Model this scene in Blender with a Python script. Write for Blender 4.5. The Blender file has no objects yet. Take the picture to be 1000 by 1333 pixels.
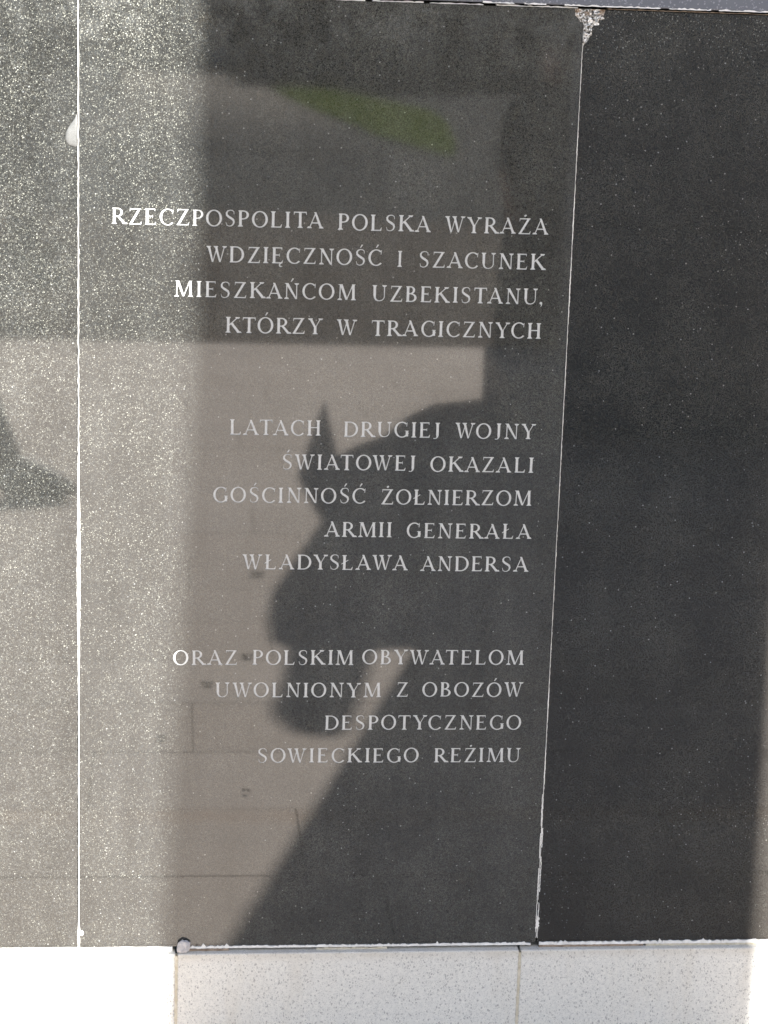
import bpy, bmesh, math, random
from mathutils import Vector, Matrix, noise
from mathutils.geometry import delaunay_2d_cdt

scene = bpy.context.scene
COL = scene.collection
R = math.radians
rng = random.Random(7)

# ------------------------------------------------------------------ camera, sky, sun, exposure
CAM_H = 1.65
cam_data = bpy.data.cameras.new("camera")
cam = bpy.data.objects.new("camera", cam_data)
COL.objects.link(cam)
cr = Vector((0.99485072, -0.09612782, 0.03211691))
cu = Vector((-0.00972765, 0.2248601, 0.9743425))
cf = Vector((0.10088323, 0.96963776, -0.22276714))
M = Matrix((cr, cu, -cf)).transposed().to_4x4()
M.translation = Vector((0, -3.15, CAM_H))
cam.matrix_world = M
cam_data.sensor_fit = 'VERTICAL'
cam_data.sensor_height = 24.0
cam_data.lens = 24.0 * 2700 / 1333
cam_data.clip_start = 0.05
cam_data.clip_end = 600
scene.camera = cam

SUN_EL, SUN_AZ = R(40), math.atan(0.2959)      # azimuth measured from -Y towards +X
world = bpy.data.worlds.new("World"); scene.world = world; world.use_nodes = True
wn = world.node_tree.nodes; wl = world.node_tree.links
sky = wn.new('ShaderNodeTexSky'); sky.sky_type = 'NISHITA'; sky.sun_disc = False
sky.sun_elevation = SUN_EL; sky.sun_rotation = math.pi - SUN_AZ
sky.air_density = 1.0; sky.dust_density = 1.5
wl.new(sky.outputs[0], wn['Background'].inputs['Color'])
wn['Background'].inputs['Strength'].default_value = 0.052

sun_data = bpy.data.lights.new("sun", 'SUN'); sun_data.energy = 5.0
sun_data.angle = R(0.40); sun_data.color = (1.0, 0.965, 0.915)
sun = bpy.data.objects.new("sun", sun_data); COL.objects.link(sun)
to_sun = Vector((math.sin(SUN_AZ) * math.cos(SUN_EL), -math.cos(SUN_AZ) * math.cos(SUN_EL), math.sin(SUN_EL)))
sun.rotation_euler = to_sun.to_track_quat('Z', 'Y').to_euler()
sun.location = to_sun * 20

scene.view_settings.view_transform = 'Standard'
scene.view_settings.look = 'None'
scene.view_settings.gamma = 1.0
scene.view_settings.exposure = 2.05
scene.cycles.max_bounces = 8
scene.cycles.caustics_reflective = False

# ------------------------------------------------------------------ helpers
def link(name, me, mat=None, parent=None):
    o = bpy.data.objects.new(name, me); COL.objects.link(o)
    if mat is not None and not me.materials: me.materials.append(mat)
    if parent is not None: o.parent = parent
    return o
def mesh(name, verts, faces, mat=None, parent=None, smooth=False):
    me = bpy.data.meshes.new(name); me.from_pydata(verts, [], faces); me.update()
    if smooth:
        for p in me.polygons: p.use_smooth = True
    return link(name, me, mat, parent)
def from_bm(name, bm, mat=None, parent=None, smooth=False):
    bmesh.ops.recalc_face_normals(bm, faces=bm.faces[:])
    me = bpy.data.meshes.new(name); bm.to_mesh(me); bm.free()
    if smooth:
        for p in me.polygons: p.use_smooth = True
    return link(name, me, mat, parent)
def box_bm(x0, x1, y0, y1, z0, z1, bev=0.0, seg=2):
    bm = bmesh.new()
    bmesh.ops.create_cube(bm, size=1)
    for v in bm.verts:
        v.co = Vector((x0 + (v.co.x + .5) * (x1 - x0), y0 + (v.co.y + .5) * (y1 - y0), z0 + (v.co.z + .5) * (z1 - z0)))
    if bev: bmesh.ops.bevel(bm, geom=bm.edges[:], offset=bev, segments=seg, affect='EDGES', profile=.6)
    return bm
def empty(name, loc=(0, 0, 0)):
    o = bpy.data.objects.new(name, None); COL.objects.link(o); o.location = loc; o.empty_display_size = .1
    return o
def tag(o, label=None, cat=None, group=None, kind=None):
    for k, v in (('label', label), ('category', cat), ('group', group), ('kind', kind)):
        if v: o[k] = v
    return o

class NT:
    def __init__(s, name):
        s.m = bpy.data.materials.new(name); s.m.use_nodes = True
        s.t = s.m.node_tree; s.b = s.t.nodes['Principled BSDF']
        s.co = s.t.nodes.new('ShaderNodeTexCoord').outputs['Object']
        s.b.inputs['Roughness'].default_value = .8
    def n(s, k, **kw):
        nd = s.t.nodes.new(k)
        for a, v in kw.items(): setattr(nd, a, v)
        return nd
    def l(s, a, b): s.t.links.new(a, b)
    def world_co(s):
        s.co = s.n('ShaderNodeNewGeometry').outputs['Position']
    def noise(s, scale, detail=3, rough=.6, stretch=None, out='Fac'):
        nd = s.n('ShaderNodeTexNoise'); nd.inputs['Scale'].default_value = scale
        nd.inputs['Detail'].default_value = detail; nd.inputs['Roughness'].default_value = rough
        c = s.co
        if stretch:
            mp = s.n('ShaderNodeMapping'); mp.inputs['Scale'].default_value = stretch; s.l(s.co, mp.inputs['Vector']); c = mp.outputs[0]
        s.l(c, nd.inputs['Vector']); return nd.outputs[out]
    def voro(s, scale, out='Color', stretch=None, feature='F1'):
        nd = s.n('ShaderNodeTexVoronoi'); nd.feature = feature; nd.inputs['Scale'].default_value = scale
        c = s.co
        if stretch:
            mp = s.n('ShaderNodeMapping'); mp.inputs['Scale'].default_value = stretch; s.l(s.co, mp.inputs['Vector']); c = mp.outputs[0]
        s.l(c, nd.inputs['Vector']); return nd.outputs[out]
    def sep(s, c, i=0):
        nd = s.n('ShaderNodeSeparateColor'); s.l(c, nd.inputs[0]); return nd.outputs[i]
    def sxyz(s, i):
        nd = s.n('ShaderNodeSeparateXYZ'); s.l(s.co, nd.inputs[0]); return nd.outputs[i]
    def math(s, op, a, b=None, clamp=False):
        nd = s.n('ShaderNodeMath', operation=op); nd.use_clamp = clamp
        for i, v in enumerate((a, b)):
            if v is None: continue
            if isinstance(v, (int, float)): nd.inputs[i].default_value = v
            else: s.l(v, nd.inputs[i])
        return nd.outputs[0]
    def ramp(s, v, lo, hi, a=0., b=1., kind='LINEAR'):
        nd = s.n('ShaderNodeMapRange'); nd.interpolation_type = kind
        s.l(v, nd.inputs[0])
        for i, x in enumerate((lo, hi, a, b)): nd.inputs[i + 1].default_value = x
        return nd.outputs[0]
    def mix(s, f, a, b, mode='MIX'):
        nd = s.n('ShaderNodeMix', data_type='RGBA', blend_type=mode)
        nd.clamp_factor = True
        for i, v in ((0, f), (6, a), (7, b)):
            if isinstance(v, (int, float)): nd.inputs[i].default_value = v
            elif isinstance(v, tuple): nd.inputs[i].default_value = (*v, 1) if len(v) == 3 else v
            else: s.l(v, nd.inputs[i])
        return nd.outputs[2]
    def color(s, c):
        if isinstance(c, tuple): s.b.inputs['Base Color'].default_value = (*c, 1)
        else: s.l(c, s.b.inputs['Base Color'])
    def rough(s, v):
        if isinstance(v, (int, float)): s.b.inputs['Roughness'].default_value = v
        else: s.l(v, s.b.inputs['Roughness'])
    def bump(s, h, strength=.3, dist=.001):
        nd = s.n('ShaderNodeBump'); nd.inputs['Strength'].default_value = strength; nd.inputs['Distance'].default_value = dist
        s.l(h, nd.inputs['Height']); s.l(nd.outputs[0], s.b.inputs['Normal'])

# ------------------------------------------------------------------ materials
def granite_dark(name, dust, rough, grain=1.0, seed=0.0, flash=1.0, ior=1.80):
    """polished near-black gabbro under a film of dust; grain = strength of the bright mineral flecks"""
    t = NT(name)
    mp = t.n('ShaderNodeMapping'); mp.inputs['Location'].default_value = (seed, seed * .7, seed * 1.3)
    t.l(t.co, mp.inputs['Vector']); t.co = mp.outputs[0]
    f1 = t.sep(t.voro(760), 0)
    f2 = t.sep(t.voro(430), 1)
    f3 = t.sep(t.voro(900), 2)
    a = t.math('POWER', f1, 5.0); b = t.math('POWER', f2, 10.0); c = t.math('POWER', f3, 3.0)
    patch = t.ramp(t.noise(9, 4, .65), .35, .68, .65, 1.25)
    fleck = t.math('ADD', t.math('MULTIPLY', a, .022 * grain), t.math('MULTIPLY', b, .045 * grain))
    fleck = t.math('ADD', fleck, t.math('MULTIPLY', c, .018 * grain))
        # dust veil, streaked downward and thicker along the top edge
    z = t.n('ShaderNodeSeparateXYZ'); t.l(t.n('ShaderNodeTexCoord').outputs['Object'], z.inputs[0]); zz = z.outputs[2]
    top = t.ramp(zz, 1.58, 1.70, 0., 1., 'SMOOTHSTEP')
    patch = t.math('ADD', patch, t.math('MULTIPLY', t.ramp(zz, 1.50, 1.70, 0., .7, 'SMOOTHSTEP'), t.ramp(t.noise(16, 4, .7), .35, .7)))
    fleck = t.math('MULTIPLY', fleck, patch)
    streak = t.noise(6, 5, .6, (3.0, 1, .35))
    veil = t.math('MULTIPLY', t.ramp(streak, .3, .75, .6, 1.35), dust)
    smear = t.math('MULTIPLY', t.math('MULTIPLY', top, t.ramp(t.noise(22, 5, .7), .45, .75)), dust * 2.6)
    # loose specks and short scratches
    vd = t.voro(95, 'Distance'); vr = t.sep(t.voro(95), 0)
    speck = t.math('MULTIPLY', t.math('LESS_THAN', vd, .11), t.math('GREATER_THAN', vr, .72))
    vt = t.voro(190, 'Distance'); vtr = t.sep(t.voro(190), 1)
    speck2 = t.math('MULTIPLY', t.math('LESS_THAN', vt, .20),
                    t.math('GREATER_THAN', vtr, t.ramp(t.math('ADD', t.math('MULTIPLY', top, .6), t.noise(5, 3)), .45, 1.2, .97, .55)))
    wv = t.noise(70, 1, .5, (1, 1, 1))
    s1 = t.voro(24, 'Distance', (9, 1, 1.4)); s1r = t.sep(t.voro(24, 'Color', (9, 1, 1.4)), 0)
    scr = t.math('MULTIPLY', t.math('MULTIPLY', t.math('LESS_THAN', s1, .07), t.math('GREATER_THAN', s1r, .80)), t.math('GREATER_THAN', wv, .5))
    s2 = t.voro(30, 'Distance', (1.2, 1, 8)); s2r = t.sep(t.voro(30, 'Color', (1.2, 1, 8)), 0)
    scr2 = t.math('MULTIPLY', t.math('LESS_THAN', s2, .07), t.math('GREATER_THAN', s2r, .86))
    marks = t.math('ADD', t.math('MULTIPLY', speck, .16), t.math('MULTIPLY', t.math('MAXIMUM', scr, scr2), .05))
    marks = t.math('ADD', marks, t.math('MULTIPLY', speck2, .10))
    tot = t.math('ADD', t.math('ADD', fleck, marks), t.math('ADD', veil, smear))
    tot = t.math('ADD', tot, .002)
    hue = t.mix(t.sep(t.voro(410), 2), (.93, 1.0, 1.03), (1.02, 1.01, .94))
    comb = t.n('ShaderNodeCombineColor')
    for i in range(3): t.l(tot, comb.inputs[i])
    t.color(t.mix(1.0, comb.outputs[0], hue, 'MULTIPLY'))
    t.rough(rough)
    t.b.inputs['IOR'].default_value = ior
    # mica and feldspar faces: tiny mirrors tilted at random, they only flash where the sun reaches them
    rnd = t.voro(820)
    tilt = t.n('ShaderNodeVectorMath', operation='SUBTRACT'); t.l(rnd, tilt.inputs[0]); tilt.inputs[1].default_value = (.5, .5, .5)
    sc = t.n('ShaderNodeVectorMath', operation='SCALE'); t.l(tilt.outputs[0], sc.inputs[0]); sc.inputs['Scale'].default_value = 1.25
    ad = t.n('ShaderNodeVectorMath', operation='ADD'); t.l(sc.outputs[0], ad.inputs[0]); t.l(t.n('ShaderNodeNewGeometry').outputs['Normal'], ad.inputs[1])
    nm = t.n('ShaderNodeVectorMath', operation='NORMALIZE'); t.l(ad.outputs[0], nm.inputs[0])
    gl = t.n('ShaderNodeBsdfGlossy'); gl.inputs['Roughness'].default_value = .46; t.l(nm.outputs[0], gl.inputs['Normal'])
    gi = t.math('MULTIPLY', t.math('MULTIPLY', t.math('POWER', t.sep(t.voro(880), 1), 1.2), patch), .064 * flash)
    gc = t.n('ShaderNodeCombineColor')
    for i, k in enumerate((1.0, 1.02, .88)): t.l(t.math('MULTIPLY', gi, k), gc.inputs[i])
    t.l(gc.outputs[0], gl.inputs['Color'])
    add = t.n('ShaderNodeAddShader'); t.l(t.b.outputs[0], add.inputs[0]); t.l(gl.outputs[0], add.inputs[1])
    t.l(add.outputs[0], t.t.nodes['Material Output'].inputs['Surface'])
    return t.m

m_mid = granite_dark('granite_polished', .0205, .032, .46, 3.1, .95)
m_left = granite_dark('granite_polished_coarse', .0150, .040, .75, 11.7, .95)
m_right = granite_dark('granite_polished_clean', .0055, .038, .26, 23.9, .6, 1.8)

def m_light_granite():
    t = NT('granite_light')
    v = t.sep(t.voro(780), 0); w = t.sep(t.voro(520, 'Color', (1, 1, .7)), 1)
    base = t.mix(t.noise(3.5, 5, .65), (.72, .71, .66), (.82, .81, .76))
    base = t.mix(t.ramp(t.noise(160, 3, .8), .30, .75, 0, .55), base, (.47, .48, .47))
    base = t.mix(t.math('MULTIPLY', t.math('GREATER_THAN', v, .86), .45), base, (.30, .30, .29))
    base = t.mix(t.math('MULTIPLY', t.math('GREATER_THAN', w, .955), .5), base, (.15, .15, .16))
    base = t.mix(t.ramp(t.noise(7, 4, .7, (2.2, 1, .5)), .52, .8, 0, .28), base, (.52, .47, .38))
    edge = t.math('MULTIPLY', t.ramp(t.sxyz(2), .168, .187, 0, 1, 'SMOOTHSTEP'), t.ramp(t.noise(30, 4, .7), .3, .7, .15, .55))
    base = t.mix(edge, base, (.50, .46, .39))
    t.color(base); t.rough(.65); t.bump(t.noise(420, 3, .7), .25, .0006)
    return t.m
m_plinth = m_light_granite()
def m_coping_f():
    t = NT('granite_coping')
    v = t.sep(t.voro(500), 0)
    base = t.mix(t.noise(14, 4), (.105, .115, .14), (.145, .158, .185))
    base = t.mix(t.math('MULTIPLY', t.math('GREATER_THAN', v, .9), .5), base, (.35, .36, .40))
    t.color(base); t.rough(.35)
    return t.m
m_coping = m_coping_f()
def m_simple(name, a, b, scale=30, rough=.85, bump=.3, bd=.002, metal=0):
    t = NT(name); t.color(t.mix(t.ramp(t.noise(scale, 4, .65), .3, .7), a, b)); t.rough(rough)
    if bump: t.bump(t.noise(scale * 2, 3), bump, bd)
    t.b.inputs['Metallic'].default_value = metal
    return t.m
m_mortar = m_simple('white_mortar', (.62, .61, .58), (.85, .85, .83), 60)
m_mortar_tan = m_simple('tan_mortar', (.46, .41, .30), (.66, .62, .52), 120)
m_gap = m_simple('dirty_gap', (.012, .011, .010), (.05, .043, .035), 90)
m_brownbed = m_simple('brown_bed', (.16, .11, .075), (.42, .34, .26), 80)
def m_rubble_f():
    t = NT('broken_stone'); v = t.sep(t.voro(380), 0)
    c = t.mix(t.ramp(v, .15, .85), (.10, .095, .08), (.95, .95, .93))
    c = t.mix(t.math('MULTIPLY', t.ramp(t.sxyz(2), 1.690, 1.700, 0, .8), t.math('GREATER_THAN', t.noise(120), .5)), c, (.30, .20, .12))
    t.color(c); t.rough(.9); t.bump(t.noise(500, 3), .6, .002); return t.m
m_rubble = m_rubble_f()
m_glue = m_simple('glue', (.10, .103, .10), (.15, .153, .15), 90, .5, .2)
m_pebble = m_simple('pebble_stone', (.34, .34, .36), (.55, .53, .52), 160)
m_wallback = m_simple('concrete', (.30, .30, .29), (.42, .42, .40), 8)
def m_paint_f():
    t = NT('letter_paint')
    c = t.mix(t.ramp(t.noise(260, 4, .75), .3, .72), (.46, .475, .475), (.63, .645, .645))
    c = t.mix(t.ramp(t.noise(14, 3), .5, .8, 0, .35), c, (.40, .43, .43))
    t.color(c); t.rough(.55); t.bump(t.noise(500, 2), .3, .0005)
    return t.m
m_paint = m_paint_f()

# ------------------------------------------------------------------ the memorial wall
wall = empty('memorial_wall', (0, 0, 0))
tag(wall, 'memorial wall of dark polished granite slabs above a pale granite base', 'memorial wall')
SZ0, SZ1 = 0.197, 1.7015          # slab bottom and top
JL, JR = -0.146, 0.6045           # joints left and right of the inscribed slab

# --- letters: outlines built from strokes, cap height 1
TH, TN = .150, .074
def quad(x0, y0, x1, y1, w0, w1=None):
    w0 *= 1.12
    w1 = w1 * 1.12 if w1 else w1
    w1 = w0 if w1 is None else w1
    return [(x0 - w0 / 2, y0), (x0 + w0 / 2, y0), (x1 + w1 / 2, y1), (x1 - w1 / 2, y1)]
def sb(x, l=.165, r=.165):
    l, r = (max(l, .15), max(r, .15))        # foot serif
    return [(x - l, 0), (x + r, 0), (x + r - .01, .045), (x + .08, .11), (x - .08, .11), (x - l + .01, .045)]
def st(x, l=.115, r=.115):        # head serif
    return [(a, 1 - b) for a, b in reversed(sb(x, l, r))]
def arc(cx, cy, rx, ry, a0, a1, wv=TH, wt=TN, n=14):
    out = []
    P = []
    for i in range(n + 1):
        a = R(a0 + (a1 - a0) * i / n)
        P.append(((cx + rx * math.cos(a), cy + ry * math.sin(a)), (cx + (rx - wv) * math.cos(a), cy + (ry - wt) * math.sin(a))))
    for i in range(n):
        out.append([P[i][0], P[i + 1][0], P[i + 1][1], P[i][1]])
    return out
def bar(x0, x1, y, t=TN): return [(x0, y - t / 2), (x1, y - t / 2), (x1, y + t / 2), (x0, y + t / 2)]
def path(pts):
    out = []; L = []
    for i, (x, y, w) in enumerate(pts):
        a = pts[max(i - 1, 0)]; b = pts[min(i + 1, len(pts) - 1)]
        dx, dy = b[0] - a[0], b[1] - a[1]; d = math.hypot(dx, dy)
        L.append(((x - dy / d * w / 2, y + dx / d * w / 2), (x + dy / d * w / 2, y - dx / d * w / 2)))
    for i in range(len(L) - 1): out.append([L[i][0], L[i][1], L[i + 1][1], L[i + 1][0]])
    return out
h2 = TN / 2
G = {}
G['I'] = (.34, [quad(.17, 0, .17, 1, TH), sb(.17), st(.17)])
G['A'] = (.98, [quad(.12, 0, .50, .96, .06), quad(.86, 0, .46, 1.0, .15, .12), bar(.24, .70, .33), sb(.12, .11, .10), sb(.86, .11, .11)])
G['B'] = (.76, [quad(.17, 0, .17, 1, TH), bar(.05, .36, 1 - h2), bar(.17, .40, .525), bar(.05, .40, h2)]
          + arc(.34, .752, .28, .248, -90, 90) + arc(.38, .272, .35, .272, -90, 90))
G['C'] = (.88, arc(.52, .5, .50, .52, 48, 318, TH, TN, 20) + [[(.80, .70), (.84, .70), (.865, .98), (.835, .98), (.80, .87)]])
G['D'] = (.95, [quad(.17, 0, .17, 1, TH), bar(.05, .42, 1 - h2), bar(.05, .42, h2)] + arc(.41, .5, .53, .5, -90, 90, TH, TN, 18))
E_ = [quad(.17, 0, .17, 1, TH), bar(.05, .66, 1 - h2), bar(.17, .52, .52), bar(.05, .68, h2),
      [(.60, .965), (.64, .83), (.665, .83), (.67, .99), (.62, .99)], [(.50, .42), (.525, .42), (.525, .62), (.50, .62), (.48, .52)],
      [(.58, .03), (.62, .01), (.69, .01), (.73, .20), (.70, .20)]]
G['E'] = (.75, E_)
G['Ę'] = (.75, E_ + path([(.60, .02, .05), (.52, -.06, .08), (.52, -.15, .10), (.60, -.19, .08), (.70, -.17, .03)]))
G['G'] = (.95, arc(.52, .5, .50, .52, 50, 335, TH, TN, 22) + [[(.80, .70), (.84, .70), (.865, .98), (.835, .98), (.80, .87)],
          quad(.845, .06, .845, .42, TH), [(.70, .40), (.95, .40), (.95, .44), (.70, .44)]])
G['H'] = (.90, [quad(.17, 0, .17, 1, TH), quad(.73, 0, .73, 1, TH), bar(.17, .73, .52), sb(.17), st(.17), sb(.73), st(.73)])
G['J'] = (.48, [quad(.30, .14, .30, 1, TH), st(.30)] + path([(.300, .16, TH), (.285, .06, .11), (.22, -.02, .07), (.12, -.04, .05), (.05, -.02, .08)]))
G['K'] = (.98, [quad(.17, 0, .17, 1, TH), quad(.22, .46, .76, .98, .085), quad(.36, .62, .84, .03, .17, .19), sb(.17), st(.17), sb(.87, .12, .12), st(.76, .11, .11)])
L_ = [quad(.17, 0, .17, 1, TH), bar(.05, .68, h2), st(.17), [(.58, .03), (.62, .01), (.69, .01), (.73, .22), (.70, .22)]]
G['L'] = (.75, L_)
G['Ł'] = (.75, L_ + [[(-.02, .36), (-.02, .43), (.42, .70), (.42, .63)]])
G['M'] = (1.17, [quad(.15, 0, .17, 1, .06), quad(.22, 1, .58, .03, .17, .12), quad(.58, .02, .98, 1, .06), quad(1.02, 0, 1.0, 1, TH),
          sb(.15, .10, .10), sb(1.02), [(.05, 1), (.05, .965), (.17, .93), (.25, 1)], [(.94, 1), (.97, .93), (1.13, .965), (1.13, 1)]])
N_ = [quad(.17, 0, .17, 1, .06), quad(.17, 1, .78, 0, .18, .10), quad(.80, 0, .80, 1, .06), sb(.17, .10, .10), [(.04, 1), (.04, .965), (.17, .93), (.22, 1)], st(.80, .10, .10)]
G['N'] = (.94, N_)
O_ = arc(.5, .5, .50, .52, 0, 360, TH, TN, 28)
G['O'] = (1.0, O_)
P_ = [quad(.17, 0, .17, 1, TH), bar(.05, .38, 1 - h2), bar(.17, .38, .475), sb(.17)] + arc(.37, .724, .33, .276, -90, 90)
G['P'] = (.71, P_)
G['R'] = (.93, P_ + [quad(.40, .49, .80, .03, .16, .18), sb(.84, .10, .12)])
S_ = path([(.585, .74, .03), (.57, .90, .055), (.47, .975, .06), (.34, .99, .055), (.19, .94, .085), (.115, .82, .115), (.13, .69, .13), (.24, .585, .14),
           (.40, .49, .145), (.53, .40, .14), (.575, .27, .12), (.53, .12, .09), (.41, .03, .06), (.28, .01, .055), (.14, .06, .06), (.08, .25, .03)])
G['S'] = (.66, S_)
G['T'] = (.86, [quad(.43, 0, .43, 1, TH), bar(.03, .83, 1 - h2), sb(.43), [(.02, .80), (.05, .80), (.10, .97), (.03, .99)], [(.84, .80), (.81, .80), (.76, .97), (.83, .99)]])
G['U'] = (.93, [quad(.17, .34, .17, 1, TH), quad(.79, .34, .79, 1, .06), st(.17), st(.79, .11, .10)] + path(
          [(.17, .36, TH), (.185, .22, .125), (.25, .095, .105), (.37, .03, .07), (.50, .02, .06), (.64, .06, .06), (.74, .15, .06), (.785, .26, .06), (.79, .36, .06)]))
G['W'] = (1.27, [quad(.15, 1, .40, 0, .15, .09), quad(.41, 0, .68, .97, .055), quad(.59, 1, .86, 0, .15, .09), quad(.87, 0, 1.14, 1, .055),
          st(.15, .12, .11), st(.60, .10, .08), st(1.14, .10, .10)])
G['Y'] = (.93, [quad(.15, 1, .46, .44, .16, .13), quad(.80, 1, .49, .44, .055), quad(.47, 0, .47, .50, TH), sb(.47), st(.15, .12, .11), st(.81, .10, .10)])
Z_ = [bar(.09, .78, 1 - h2), [(.60, .96), (.77, .98), (.22, .04), (.05, .02)], bar(.05, .78, h2), [(.08, .80), (.11, .80), (.15, .97), (.10, .99)],
      [(.70, .03), (.74, .01), (.79, .01), (.82, .20), (.79, .20)]]
G['Z'] = (.84, Z_)
def acute(cx, s=0): return [(cx - .01, 1.09 + s), (cx + .06, 1.09 + s), (cx + .20, 1.28 + s), (cx + .10, 1.30 + s)]
G['Ó'] = (1.0, O_ + [acute(.47, .02)])
G['Ś'] = (.66, S_ + [acute(.30)])
G['Ć'] = (.88, G['C'][1] + [acute(.48, .02)])
G['Ń'] = (.94, N_ + [acute(.42)])
G['Ż'] = (.84, Z_ + [[(.38, 1.10), (.46, 1.09), (.53, 1.15), (.50, 1.23), (.43, 1.22), (.37, 1.17)]])
G[','] = (.20, [[(.04, .02), (.12, -.02), (.20, .04), (.19, .13), (.10, .16), (.03, .10)], [(.12, .0), (.20, .04), (.18, -.10), (.06, -.20), (.08, -.17), (.13, -.08)]])
KERN = {('T', 'A'): -.13, ('A', 'T'): -.13, ('A', 'W'): -.10, ('W', 'A'): -.10, ('W', 'Y'): -.06, ('Y', 'W'): -.06, ('R', 'A'): -.08, ('L', 'A'): -.05,
        ('L', 'I'): .02, ('A', 'Ż'): -.05, ('Ż', 'A'): -.05, ('R', 'Z'): -.06, ('K', 'A'): -.10, ('A', 'Ń'): -.06, ('O', 'W'): -.08, ('W', 'O'): -.08,
        ('A', 'Z'): -.06, ('Z', 'A'): -.06, ('I', 'I'): .04, ('I', 'T'): .02, ('O', 'T'): -.05, ('T', 'Y'): -.06, ('D', 'Y'): -.06, ('Y', 'S'): -.06,
        ('R', 'U'): -.02, ('A', 'C'): -.04, ('T', 'R'): -.02, ('R', 'G'): -.03, ('B', 'Y'): -.05, ('Y', 'C'): -.07, ('K', 'T'): -.08, ('T', 'Ó'): -.05}

LINES = [
    ("RZECZPOSPOLITA", -0.0966, 0.2206, 1.3655), ("POLSKA", 0.2429, 0.3846, 1.3642), ("WYRAŻA", 0.4065, 0.5659, 1.3643),
    ("WDZIĘCZNOŚĆ", 0.0450, 0.3118, 1.3115), ("I", 0.3359, 0.3431, 1.3103), ("SZACUNEK", 0.3684, 0.5645, 1.3104),
    ("MIESZKAŃCOM", -0.0019, 0.2737, 1.2578), ("UZBEKISTANU", 0.2986, 0.5543, 1.2570), (",", 0.5573, 0.5623, 1.2574),
    ("KTÓRZY", 0.0758, 0.2236, 1.2043), ("W", 0.2456, 0.2767, 1.2040), ("TRAGICZNYCH", 0.2986, 0.5626, 1.2039),
    ("LATACH", 0.0844, 0.2255, 1.0463), ("DRUGIEJ", 0.2604, 0.4117, 1.0455), ("WOJNY", 0.4350, 0.5617, 1.0453),
    ("ŚWIATOWEJ", 0.1663, 0.3750, 0.9926), ("OKAZALI", 0.3980, 0.5616, 0.9918),
    ("GOŚCINNOŚĆ", 0.0603, 0.2981, 0.9394), ("ŻOŁNIERZOM", 0.3219, 0.5602, 0.9385),
    ("ARMII", 0.2351, 0.3414, 0.8856), ("GENERAŁA", 0.3643, 0.5628, 0.8848),
    ("WŁADYSŁAWA", 0.1078, 0.3677, 0.8324), ("ANDERSA", 0.3884, 0.5606, 0.8314),
    ("ORAZ", 0.0013, 0.1022, 0.6755), ("POLSKIM", 0.1261, 0.2867, 0.6762), ("OBYWATELOM", 0.3009, 0.5607, 0.6771),
    ("UWOLNIONYM", 0.0681, 0.3326, 0.6220), ("Z", 0.3567, 0.3759, 0.6229), ("OBOZÓW", 0.3989, 0.5618, 0.6232),
    ("DESPOTYCZNEGO", 0.2429, 0.5614, 0.5677), ("SOWIECKIEGO", 0.1373, 0.3969, 0.5122), ("REŻIMU", 0.4218, 0.5626, 0.5123)]
CAP = 0.0243

def glyph_union(polys):
    """union of overlapping strokes -> (verts, tris)"""
    vs, fs = [], []
    for p in polys:
        a = sum(p[i][0] * p[(i + 1) % len(p)][1] - p[(i + 1) % len(p)][0] * p[i][1] for i in range(len(p)))
        if a < 0: p = p[::-1]
        k = len(vs); vs += [Vector(q) for q in p]; fs.append(list(range(k, k + len(p))))
    v, e, f, ov, oe, of = delaunay_2d_cdt(vs, [], fs, 1, 1e-5)
    tris = [t for t, o in zip(f, of) if len(o)]
    used = sorted({i for t in tris for i in t}); mp = {i: k for k, i in enumerate(used)}
    return [v[i] for i in used], [[mp[i] for i in t] for t in tris]
GU = {k: (w, *glyph_union(p)) for k, (w, p) in G.items()}

placed = []     # (char, verts2d, tris)
lr = random.Random(3)
for word, x0, x1, zb in LINES:
    nat = sum(GU[c][0] for c in word); n = len(word)
    ks = [KERN.get((a, b), 0) for a, b in zip(word, word[1:])]
    s = CAP; ext = (x1 - x0) / s
    if n > 1:
        gap = (ext - nat * .99 - sum(ks)) / (n - 1); sx = .99
        if gap < .10: sx = (ext - sum(ks) - .10 * (n - 1)) / nat; gap = .10
        if gap > .22: sx = (ext - sum(ks) - .22 * (n - 1)) / nat; gap = .22
    else: sx, gap = ext / nat, 0
    x = 0
    for i, c in enumerate(word):
        w, v, t = GU[c]
        jx, jz = lr.uniform(-.012, .012), lr.uniform(-.012, .012); js = lr.uniform(.99, 1.01)
        jr = lr.uniform(-.008, .008)
        placed.append((c, [Vector((x0 + (x + (p.x - p.y * jr) * sx + jx) * s, zb + (p.y * js + p.x * jr + jz) * s)) for p in v], t))
        x += w * sx + (gap + ks[i] if i < n - 1 else 0)

def slab_box(name, x0, x1, mat, label, parent=wall, y=0.0):
    b = from_bm(name, box_bm(x0, x1, y, y + .03, SZ0, SZ1, .0009, 1), mat, parent)
    if label: b['label'] = label
    return b
slab_box('granite_slab', -2.402, -1.652, m_mid, None)
slab_box('granite_slab', -1.649, -.899, m_right, None)
slab_box('granite_slab', -.896, JL - .0017, m_left, 'coarse-grained sunlit dark slab left of the inscription', y=.0004)
slab_box('granite_slab', JR + .0011, 1.355, m_right, 'plain near-black slab right of the inscription', y=.0006)
slab_box('granite_slab', 1.358, 2.108, m_mid, None)
slab_box('granite_slab', 2.111, 2.861, m_left, None)

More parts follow.
